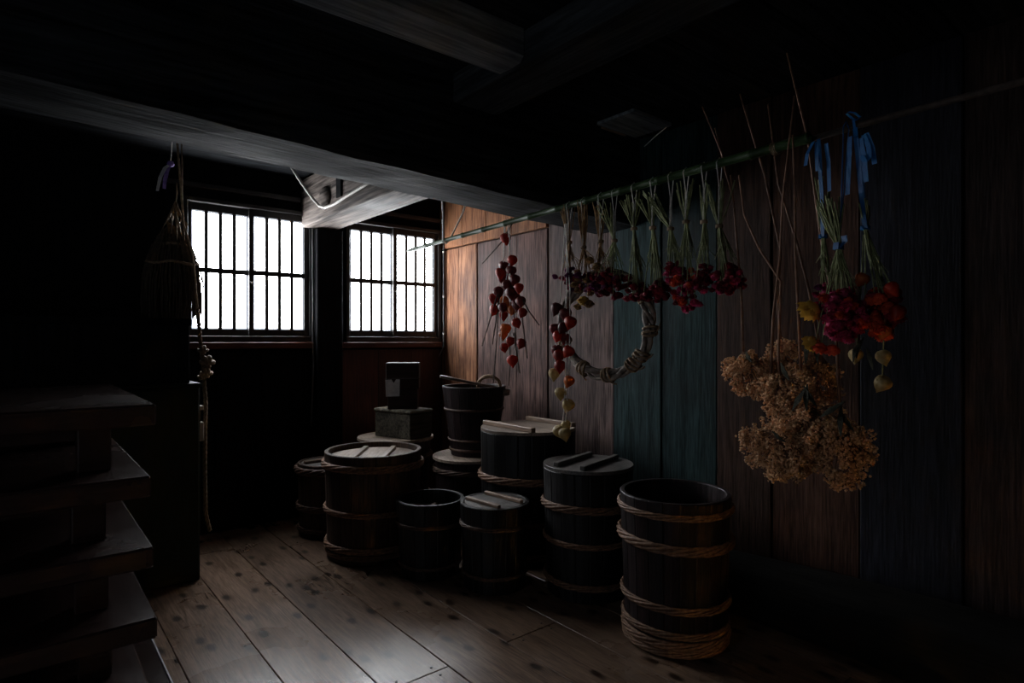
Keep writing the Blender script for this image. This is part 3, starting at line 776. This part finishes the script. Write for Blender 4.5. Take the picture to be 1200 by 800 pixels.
g1 = [(162,112,'r'),(192,208,'r'),(155,235,'d'),(187,255,'d'),(140,265,'r'),(203,295,'d'),(150,292,'d'),(222,333,'r'),(130,350,'d'),(187,352,'d'),(110,380,'r'),(155,390,'o'),
      (205,375,'d'),(230,393,'d'),(113,430,'r'),(152,455,'r'),(192,432,'o'),(237,443,'r'),(210,488,'r'),(162,515,'o'),(152,540,'o'),(183,570,'r'),(155,597,'r'),(232,580,'r'),(192,657,'r'),
      (170,320,'d'),(172,415,'o'),(150,420,'d'),(215,410,'d')]
husks(t, zl(g1, 550, 250, 3.81), XP, .035, 1.08)
tw = MB()
for a in (((600,262),(588,283),(565,309)), ((583,345),(573,378),(565,405)), ((584,352),(581,378),(577,403)), ((585,345),(582,400),(578,449)), ((612,350),(620,365),(632,381)), ((611,365),(614,390),(618,420)), ((597,400),(598,425),(596,452)), ((602,390),(606,415),(609,437)), ((600,330),(603,380),(606,420))):
    tw.tube([at_x(x, y, XP+jit(.02))-t.location for (x, y) in a], [.0045, .004, .003], 5)
tw.build('twigs', M['twig'], t)
st = MB()
for x0, x1, y1 in ((591, 591, 302), (593, 590, 312), (598, 597, 320), (595, 596, 278)):
    st.tube([pole_px(x0)-t.location+Vector((0, 0, .02)), at_x(x1, (y1+270)/2, XP)-t.location, at_x(x1, y1, XP)-t.location], .0028, 5)
for x in (588, 598, 604): st.tube([at_x(596, 310, XP)-t.location, at_x(x, 360, XP)-t.location, at_x(x-1, 410, XP)-t.location], .0022, 5)
st.build('strings', M['string'], t)
t = thing('husk_garland', 'garland of red husks ending in pale ones, over the vine wreath', 'garland', pole_px(662))
g2 = [(155,190,'r'),(95,255,'r'),(145,325,'r'),(100,345,'r'),(105,395,'r'),(148,465,'o'),(90,125,'d'),(80,220,'d'),(120,215,'d'),(90,320,'d'),(130,265,'d'),(130,150,'d'),
      (78,430,'y'),(108,520,'y'),(143,578,'y'),(133,672,'y'),(100,700,'y'),(127,712,'y')]
husks(t, zl(g2, 630, 330, 4.0), XP-.05, .02, 1.05)
st = MB()
L_ = t.location
for path in (((662,262),(660,300),(656,360),(650,430)), ((664,262),(664,330),(663,420),(661,480),(658,505)), ((662,262),(668,340),(667,445)), ((663,440),(665,474),(662,500))):
    st.tube([at_x(x, y, XP-.05)-L_ for (x, y) in path], .0025, 5)
st.build('strings', M['string'], t)

# ------------------------------------------------------------------ vine wreath
wc = at_x(708, 380, XP+.085)
t = thing('vine_wreath', 'twisted grey vine wreath bound with cord, hanging below the flower bundles', 'wreath', wc, (0, 0, math.radians(8)))
R = .262
m = MB()
for k in range(4):
    pts = []
    for i in range(72):
        a = 2*PI*i/72; b = 5*a+2*PI*k/4
        r = R+.016*math.cos(b)+.010*math.sin(3*a+k)+.006*math.sin(7*a+2*k); pts.append(Vector((.018*math.sin(b), r*math.cos(a)*1.0, r*math.sin(a)*.97)))
    m.tube(pts+[pts[0]], .0095+.004*(k % 2), 6)
m.build('vines', M['vine'], t)
for a in (-118, -84, -50, -36, -8, -160, 30, 130):
    ar = math.radians(a)+PI*0; c = Vector((0, -R*math.cos(ar), R*math.sin(ar)*.97))
    k = MB(); tt = Vector((0, math.sin(ar), math.cos(ar))); nn = Vector((0, -math.cos(ar), math.sin(ar)))
    for q in range(3):
        k.tube([c + tt*(q-1)*.013 + (nn*math.cos(2*PI*i/10)+Vector((1, 0, 0))*math.sin(2*PI*i/10))*.034 + tt*.012*math.sin(2*PI*i/10+q) for i in range(11)], .0065, 5)
    k.tube([c+nn*.034, c+nn*.046+tt*.02, c+nn*.048+tt*.04], .004, 5)
    k.build('binding_cord', M['rope'], t)
s_ = MB(); s_.tube([Vector((0, .02, R)), Vector((0, .01, R+.2)), pole_at_y(wc.y)-wc+Vector((.024, 0, 0))], .003, 5); s_.build('hanging_string', M['string'], t)

# ------------------------------------------------------------------ flower bundles on the pole
def flower_mesh(m, seed, rad=.0205):
    rnd = random.Random(seed); mb = MB()
    for ring_, (n, op, ln) in enumerate(((9, 1.25, 1.0), (8, .85, .95), (6, .45, .85))):
        for i in range(n):
            a = 2*PI*i/n+ring_*.3+rnd.uniform(-.12, .12)
            c, s = math.cos(a), math.sin(a); w = rad*.42
            d = Vector((c, s, 0)); tn = Vector((-s, c, 0))
            p0 = d*rad*.12; p1 = d*rad*ln*math.sin(op)*.75+Vector((0, 0, -rad*(.45+.35*math.cos(op)))); p2 = d*rad*ln*math.sin(op)*1.0+Vector((0, 0, -rad*(.55+.75*math.cos(op))))
            mb.add([p0-tn*w*.3, p0+tn*w*.3, p1+tn*w, p2, p1-tn*w], [(0, 1, 2, 4), (4, 2, 3)], True)
    mb.lathe([(0, .0), (rad*.55, -rad*.15), (rad*.62, -rad*.5), (rad*.35, -rad*.8), (0, -rad*.9)], 7)
    return mb.mesh('flower', M[m])
FL = {k: flower_mesh(v, i) for i, (k, v) in enumerate(dict(m='flower_maroon', p='flower_purple', g='flower_magenta', r='flower_red', y='flower_yellow', b='dry_brown').items())}
def bundle(label, top, tie, cen, half, n, cols, X=XP, stems=12, fan=14, size=1.0, seed=1, sm='stem_green', depth=.06, group='flower bundles on the bamboo pole', extra=(), topy=None, tie_m='string', hang=True, ctr_stem=True):
    rnd = random.Random(seed)
    base = at_x(tie[0], tie[1], X)
    t = thing('flower_bundle', label, 'dried flowers', base, group=group)
    f = at_x(cen[0], cen[1], X)-base
    kx = (at_x(cen[0]+1, cen[1], X)-at_x(cen[0], cen[1], X)); kz = (at_x(cen[0], cen[1]-1, X)-at_x(cen[0], cen[1], X))
    tp = at_x(top[0], top[1], X)-base
    m = MB(); fl = []
    n = int(n*1.45)
    for i in range(n):
        while True:
            u, v, w = rnd.uniform(-1, 1), rnd.uniform(-1, 1), rnd.uniform(-1, 1)
            if u*u+v*v+w*w < 1: break
        p_ = f + Vector((depth*w, 0, 0)) + Vector((0, kx.y*u*half[0], 0)) + Vector((0, 0, kz.z*v*half[1]))
        fl.append((p_, u, v, w))
    for (ex, ey, ec, es) in extra: fl.append((at_x(ex, ey, X-.03)-base, 0, 0, ec, es))
    for i, q in enumerate(fl):
        p_ = q[0]
        if len(q) == 5: place('flower', FL[q[3]], t, p_, (jit(.5), jit(.5)-.5, jit(3)), q[4]); continue
        u, v, w = q[1:4]
        place('flower', FL[rnd.choice(cols)], t, p_, (-u*.0+jit(.5), jit(.5)+w*.6, jit(3)), size*rnd.uniform(.8, 1.2))
    for i in range(stems):
        q = rnd.choice(fl)[0] if fl else f
        j = Vector((rnd.uniform(-.008, .008), rnd.uniform(-.008, .008), 0))
        if rnd.random() < .7:
            u0 = tp + Vector((rnd.uniform(-.03, .03), rnd.uniform(-1, 1)*abs(kx.y)*fan, rnd.uniform(-.03, .02)))
        else: u0 = tp*.6+ Vector((rnd.uniform(-.02, .02), rnd.uniform(-1, 1)*abs(kx.y)*fan*.6, 0))
        m.tube([u0, u0*.5+j, j*.6, j+q*.35, q*.75+Vector((0, 0, .012)), q+Vector((0, 0, .0))], [.0026, .0028, .0028, .0024, .002, .0018], 5)
    for i in range(stems):
        q = (rnd.choice(fl)[0] if fl else f)*rnd.uniform(.4, .75)
        m.tube([q*.3, q*.7, q+Vector((rnd.uniform(-.025, .025), rnd.uniform(-.03, .03), -.015))], [.0018, .0016, .001], 4)
    m.build('stems', M[sm], t)
    k = MB()
    for q in range(3): k.ring([(.013*math.cos(2*PI*i/16), .013*math.sin(2*PI*i/16), (q-1)*.0045) for i in range(16)], .003)
    k.build('tie', M['rope' if tie_m == 'string' else tie_m], t)
    if hang:
        pp = pole_at_y(base.y)-base
        h = MB(); h.tube([Vector((.006, 0, .0)), Vector((.014, .006, pp.z*.6)), pp+Vector((.022, .0, 0)), pp+Vector((0, 0, .022)), pp+Vector((-.022, 0, 0)), Vector((-.012, -.006, pp.z*.6)), Vector((-.006, 0, 0))], .0022, 5)
        h.build('hanging_string', M['string'], t)
    return t
bundle('sparse purple flower bundle tied nearest the garland with pale tips', (664,243), (667,284), (668,324), (13,16), 16, 'ppm', seed=11, fan=7, sm='dry_brown', size=.95)
bundle('purple flower bundle with one open yellow flower', (682,238), (684,290), (688,328), (13,15), 16, 'ppmb', seed=12, fan=6, sm='dry_brown', extra=((685,347,'y',2.0), (690,352,'b',1.5), (678,356,'b',1.3), (698,308,'b',1.6), (693,301,'b',1.5)))
bundle('dark maroon bundle between the yellow-flowered bundle and a leaning stem bundle', (703,240), (704,283), (704,326), (14,18), 20, 'mmpb', seed=13, fan=6, sm='dry_brown')
bundle('full dark maroon bundle with pale bound stems', (711,238), (720,282), (718,330), (18,19), 30, 'mmmp', seed=14, fan=8)
bundle('maroon bundle with a wide grassy green skirt of stems', (739,230), (743,268), (746,338), (15,11), 22, 'm', seed=15, fan=13, stems=26)
bundle('maroon bundle hanging right above the end of the vine wreath', (757,232), (765,267), (768,338), (16,13), 24, 'm', seed=16, fan=12, stems=18)
bundle('leaning green-stemmed bundle with its stems crossing towards the wreath', (757,224), (786,268), (792,318), (12,13), 16, 'mg', seed=17, fan=9, stems=14)
bundle('bright red bundle hanging lowest on the pole', (802,216), (804,260), (805,335), (14,27), 34, 'ggrm', seed=18, fan=10, stems=14, extra=((806,360,'g',1.15), (815,352,'g',1.1), (820,353,'g',1.0)))
bundle('crimson bundle between the lowest red bundle and the wide-fanned bundle', (826,222), (825,260), (826,322), (14,17), 24, 'mmg', seed=19, fan=9, stems=12)
bundle('dark crimson bundle with widely fanned green stem ends', (846,214), (843,265), (854,324), (15,19), 34, 'mmmg', seed=20, fan=19, stems=18)

# ------------------------------------------------------------------ bouquets on blue ribbons
gb = 'bouquets hung by blue ribbon'
b1 = bundle('magenta bouquet tied with a small blue bow, in front', (972,235), (983,290), (988,365), (24,33), 62, 'gggr', X=XP-.06, seed=31, fan=16, stems=26, size=1.25, depth=.09, group=gb, tie_m='ribbon', hang=False,
            extra=((957,356,'y',2.6), (956,398,'y',1.8), (963,402,'r',1.6), (975,405,'r',1.4)))
b2 = bundle('darker bouquet with tall straight stems on the shorter blue ribbon', (962,205), (964.5,277), (966,345), (12,22), 16, 'gp', X=XP, seed=32, fan=7, stems=14, size=1.0, group=gb, tie_m='ribbon', hang=False)
b3 = bundle('orange-red bouquet on the long blue ribbon with a loop', (1014,240), (1014,267), (1032,362), (20,32), 26, 'rrm', X=XP, seed=33, fan=5, stems=14, size=1.35, depth=.07, group=gb, tie_m='ribbon', hang=False)
husks(b3, [(1010,327,'o'), (1047,345,'r'), (1052,366,'r'), (1036,388,'o'), (1045,338,'r'), (1003,416,'y'), (1035,418,'y'), (1034,449,'y'), (1028,378,'o')], XP-.02, .03, .88)
sm = MB(); L_ = b3.location
sm.tube([at_x(1030,300,XP)-L_, at_x(1036,380,XP)-L_, at_x(1035,412,XP)-L_, at_x(1034,440,XP)-L_], .0018, 5)
sm.tube([at_x(1012,275,XP)-L_, at_x(1008,350,XP)-L_, at_x(1004,408,XP)-L_], .002, 5)
sm.build('stems', M['stem_green'], b3)
lf = MB()
for (x, y, s) in ((1012, 395, 1), (1016, 408, -1), (1008, 400, 1)):
    q = at_x(x, y, XP-.03)-L_; lf.strip([q, q+Vector((-.01, .012*s, -.03)), q+Vector((-.006, .02*s, -.07))], [.006, .028, .003], Vector((.6, .8, 0)))
lf.build('leaves', M['dry_leaf'], b3)
def ribbon(parent, paths, w=.02, X=XP):
    for path in paths:
        mb = MB(); L = parent.location
        pts = [at_x(x, y, X+dx)-L for (x, y, dx) in path]
        out = []
        for i in range(len(pts)-1):
            for j in range(4): out.append(pts[i].lerp(pts[i+1], j/4))
        out.append(pts[-1])
        mb.strip(out, w, Vector((.35, .93, 0)).normalized(), .0012)
        mb.build('ribbon', M['ribbon'], parent)
ribbon(b3, [((1014,267,-.015), (1010,235,-.02), (1007,200,-.025), (1003,160,-.028), (1002,150,0), (1003,158,.03), (1010,210,.02), (1014,265,.012)),
            ((996,160,-.03), (995,190,-.03), (993,228,-.02)), ((1008,162,-.03), (1013,185,-.035), (1015,213,-.035)),
            ((1012,158,-.03), (1018,172,-.04), (1019,185,-.045), (1014,190,-.05), (1010,182,-.04)), ((1015,156,-.03), (1022,172,-.04), (1025,192,-.045))], .018)
ribbon(b3, [((992,133,-.01), (998,138,.0), (1004,141,.01), (1008,137,.012), (1001,132,.0), (994,131,-.008)), ((1000,140,.01), (1002,152,.0))], .010)
ribbon(b2, [((964,277,-.015), (963,230,-.025), (960,185,-.028), (959,163,0), (960,170,.03), (963,230,.02), (964,276,.012)), ((953,166,-.03), (946,180,-.035), (944,194,-.035)), ((957,166,-.03), (957,185,-.035), (958,200,-.035)), ((968,168,-.03), (971,190,-.03), (972,224,-.03))], .016)
ribbon(b1, [((983,290,-.02), (990,283,-.03), (989,276,-.03)), ((983,290,-.02), (980,284,-.03), (979,292,-.03))], .022, XP-.06)
s_ = MB(); pp = pole_at_y(b1.location.y)-b1.location
s_.tube([Vector((0, 0, 0)), Vector((.02, 0, .15)), pp+Vector((-.022, 0, 0)), pp+Vector((0, 0, .022)), pp+Vector((.022, 0, 0)), Vector((.03, 0, .15)), Vector((.005, 0, 0))], .002, 5); s_.build('hanging_string', M['ribbon'], b1)

# ------------------------------------------------------------------ tan dried flower heads on long stems
def ico(r):
    ph = (1+5**.5)/2
    v = [Vector(q).normalized()*r for q in ((-1,ph,0),(1,ph,0),(-1,-ph,0),(1,-ph,0),(0,-1,ph),(0,1,ph),(0,-1,-ph),(0,1,-ph),(ph,0,-1),(ph,0,1),(-ph,0,-1),(-ph,0,1))]
    f = [(0,11,5),(0,5,1),(0,1,7),(0,7,10),(0,10,11),(1,5,9),(5,11,4),(11,10,2),(10,7,6),(7,1,8),(3,9,4),(3,4,2),(3,2,6),(3,6,8),(3,8,9),(4,9,5),(2,4,11),(6,2,10),(8,6,7),(9,8,1)]
    return v, f
OCT_V = [Vector(q) for q in ((1,0,0),(-1,0,0),(0,1,0),(0,-1,0),(0,0,1),(0,0,-1))]
OCT_F = [(0,2,4),(2,1,4),(1,3,4),(3,0,4),(2,0,5),(1,2,5),(3,1,5),(0,3,5)]
def umbel(label, path, cen, half, n, X, seed, depth=.09, leaf=None, r=.0047, tops=()):
    rnd = random.Random(seed)
    base = at_x(path[0][0], path[0][1], X)
    t = thing('dried_umbel', label, 'dried flowers', base, group='tan umbels on long stems')
    pts = [at_x(x, y, X+dx)-base for (x, y, dx) in path]
    sm_ = MB(); k = len(pts)
    sm_.tube(pts, [.0055-.0025*i/(k-1) for i in range(k)], 6)
    for tp in tops: sm_.tube([at_x(x, y, X+dx)-base for (x, y, dx) in tp], .003, 5)
    sm_.build('stem', M['stem_brown'], t)
    c = at_x(cen[0], cen[1], X)-base
    ky = abs((at_x(cen[0]+1, cen[1], X)-at_x(cen[0], cen[1], X)).y); kz = (at_x(cen[0], cen[1]-1, X)-at_x(cen[0], cen[1], X)).z
    ry, rz_ = ky*half[0], kz*half[1]
    br = MB(); fl = MB(); iv, if_ = ico(1)
    n = int(n*2.1); ncl = max(14, n//36)
    cl = []
    for i in range(ncl):                     # sub clusters on an open, domed head that hangs upside down
        while True:
            u, v, w = rnd.uniform(-1, 1), rnd.uniform(-1, 1), rnd.uniform(-1, 1)
            q = u*u+v*v+w*w
            if .28 < q < 1 and (v < .55 or q < .75): break
        p_ = c+Vector((depth*w, ry*u, rz_*v)); cl.append(p_)
        mid = (p_*.55)+Vector((0, 0, -.01))
        br.tube([Vector((0, 0, 0)), mid*.6+Vector((0, 0, .0)), p_], [.0024, .0018, .0012], 4)
    per = n//ncl
    for p_ in cl:
        R_ = rnd.uniform(.015, .030)
        for j in range(per):
            d_ = Vector((rnd.gauss(0, 1), rnd.gauss(0, 1), rnd.gauss(0, 1))).normalized()*R_*rnd.uniform(.45, 1.1)
            q = p_+d_; s = r*rnd.uniform(.6, 1.25)
            if j % 3 == 0: fl.add([q+v_*s for v_ in iv], if_, True)
            else: fl.add([q+v_*s for v_ in OCT_V], OCT_F, True)
            if j % 5 == 0: br.tube([p_, q], [.001, .0007], 3, False)
    br.build('branchlets', M['stem_brown'], t)
    fl.build('florets', M['umbel'], t)['kind'] = 'stuff'
    if leaf:
        for (x, y, l, a) in leaf:
            q = at_x(x, y, X-depth-.03)-base
            MB().strip([q, q+Vector((-.01, math.sin(a)*l*.5, -math.cos(a)*l*.5)), q+Vector((-.005, math.sin(a)*l, -math.cos(a)*l))], [.006, .030, .003], Vector((.5, .86*math.cos(a), .4*math.sin(a))).normalized()).build('leaf', M['dry_leaf'], t)
    return t
umbel('tan dried umbel hanging by itself nearest the open barrel', ((871,412,0), (869,350,0), (864,290,.02), (860,240,.02), (856,205,0)), (880,437), (31,28), 1000, XP, 41, .07, leaf=((874,412,.05,-.6),), tops=(((856,222,.01), (846,180,0), (823,125,0)), ((860,235,0), (850,200,0), (838,150,.02))))
umbel('tan umbel directly below the crossing of the stems', ((903,440,0), (906,370,0), (914,300,0), (917,235,0), (931,112,0)), (922,458), (34,32), 1250, XP-.03, 42, .08, leaf=((915,425,.07,-.5),))
umbel('small tan umbel tucked behind the crossing stems', ((916,412,.05), (911,350,.04), (915,295,.02), (896,205,0), (867,110,0)), (920,418), (24,20), 600, XP+.09, 43, .06)
umbel('dim tan umbel behind the dark hanging leaves', ((962,415,.06), (948,340,.05), (934,285,.02), (912,215,0), (900,122,0)), (958,446), (26,30), 800, XP+.12, 44, .06, leaf=((948,395,.10,.1), (956,395,.10,-.1)))
umbel('large tan umbel reaching out furthest towards the open barrel', ((918,500,0), (912,420,0), (915,330,0), (889,290,.01), (872,252,.01), (866,205,0)), (920,524), (50,40), 2200, XP-.03, 45, .11, leaf=((905,505,.06,-1.0),))
umbel('broad tan umbel with dark leaves at the middle of the cluster', ((940,470,0), (936,380,0), (932,300,0), (931,210,0), (929,158,0)), (950,498), (38,36), 1700, XP-.02, 46, .10, leaf=((944,455,.09,.5), (946,450,.09,0), (942,452,.08,-.6)))
umbel('tan umbel hanging lowest beside the dark blue board', ((985,500,.02), (982,440,.02), (979,370,.04), (962,280,.03), (946,160,0), (922,62,0)), (985,528), (35,44), 1700, XP, 47, .09, leaf=((986,475,.10,0), (990,470,.10,.9), (984,480,.08,-.6)))

# ------------------------------------------------------------------ small floor lantern beside the visitor (out of the frame, its warm glow shows on the barrel)
LX, LY = 2.05, -.55
t = thing('floor_lantern', 'small paper floor lantern standing by the log', 'lamp', (LX, LY, 0))
MB().box(-.13, .13, -.13, .13, .001, .03, .004).build('base', M['boxwood'], t)
for sx in (-1, 1):
    for sy in (-1, 1): MB().box(sx*.11-.009, sx*.11+.009, sy*.11-.009, sy*.11+.009, .03, .42, .002).build('post', M['boxwood'], t)
MB().box(-.12, .12, -.12, .12, .42, .435, .003).build('top_frame', M['boxwood'], t)
paper = fibre('lantern_paper', (.8, .7, .5), (.85, .76, .58), 20, .8, trans=.6, bump=0)
for k in range(4):
    MB().box(-.1, .1, -.0006, .0006, .035, .415).build('paper_side', paper, t, (0, 0, 0), (0, 0, k*PI/2)).location = (math.sin(k*PI/2)*.108, -math.cos(k*PI/2)*.108, 0)
ld = bpy.data.lights.new('flame', 'POINT'); ld.energy = LAMP_POWER; ld.color = (1.0, .55, .2); ld.shadow_soft_size = .04
lo = bpy.data.objects.new('flame', ld); COL.objects.link(lo); lo.parent = t; lo.location = (0, 0, .2)
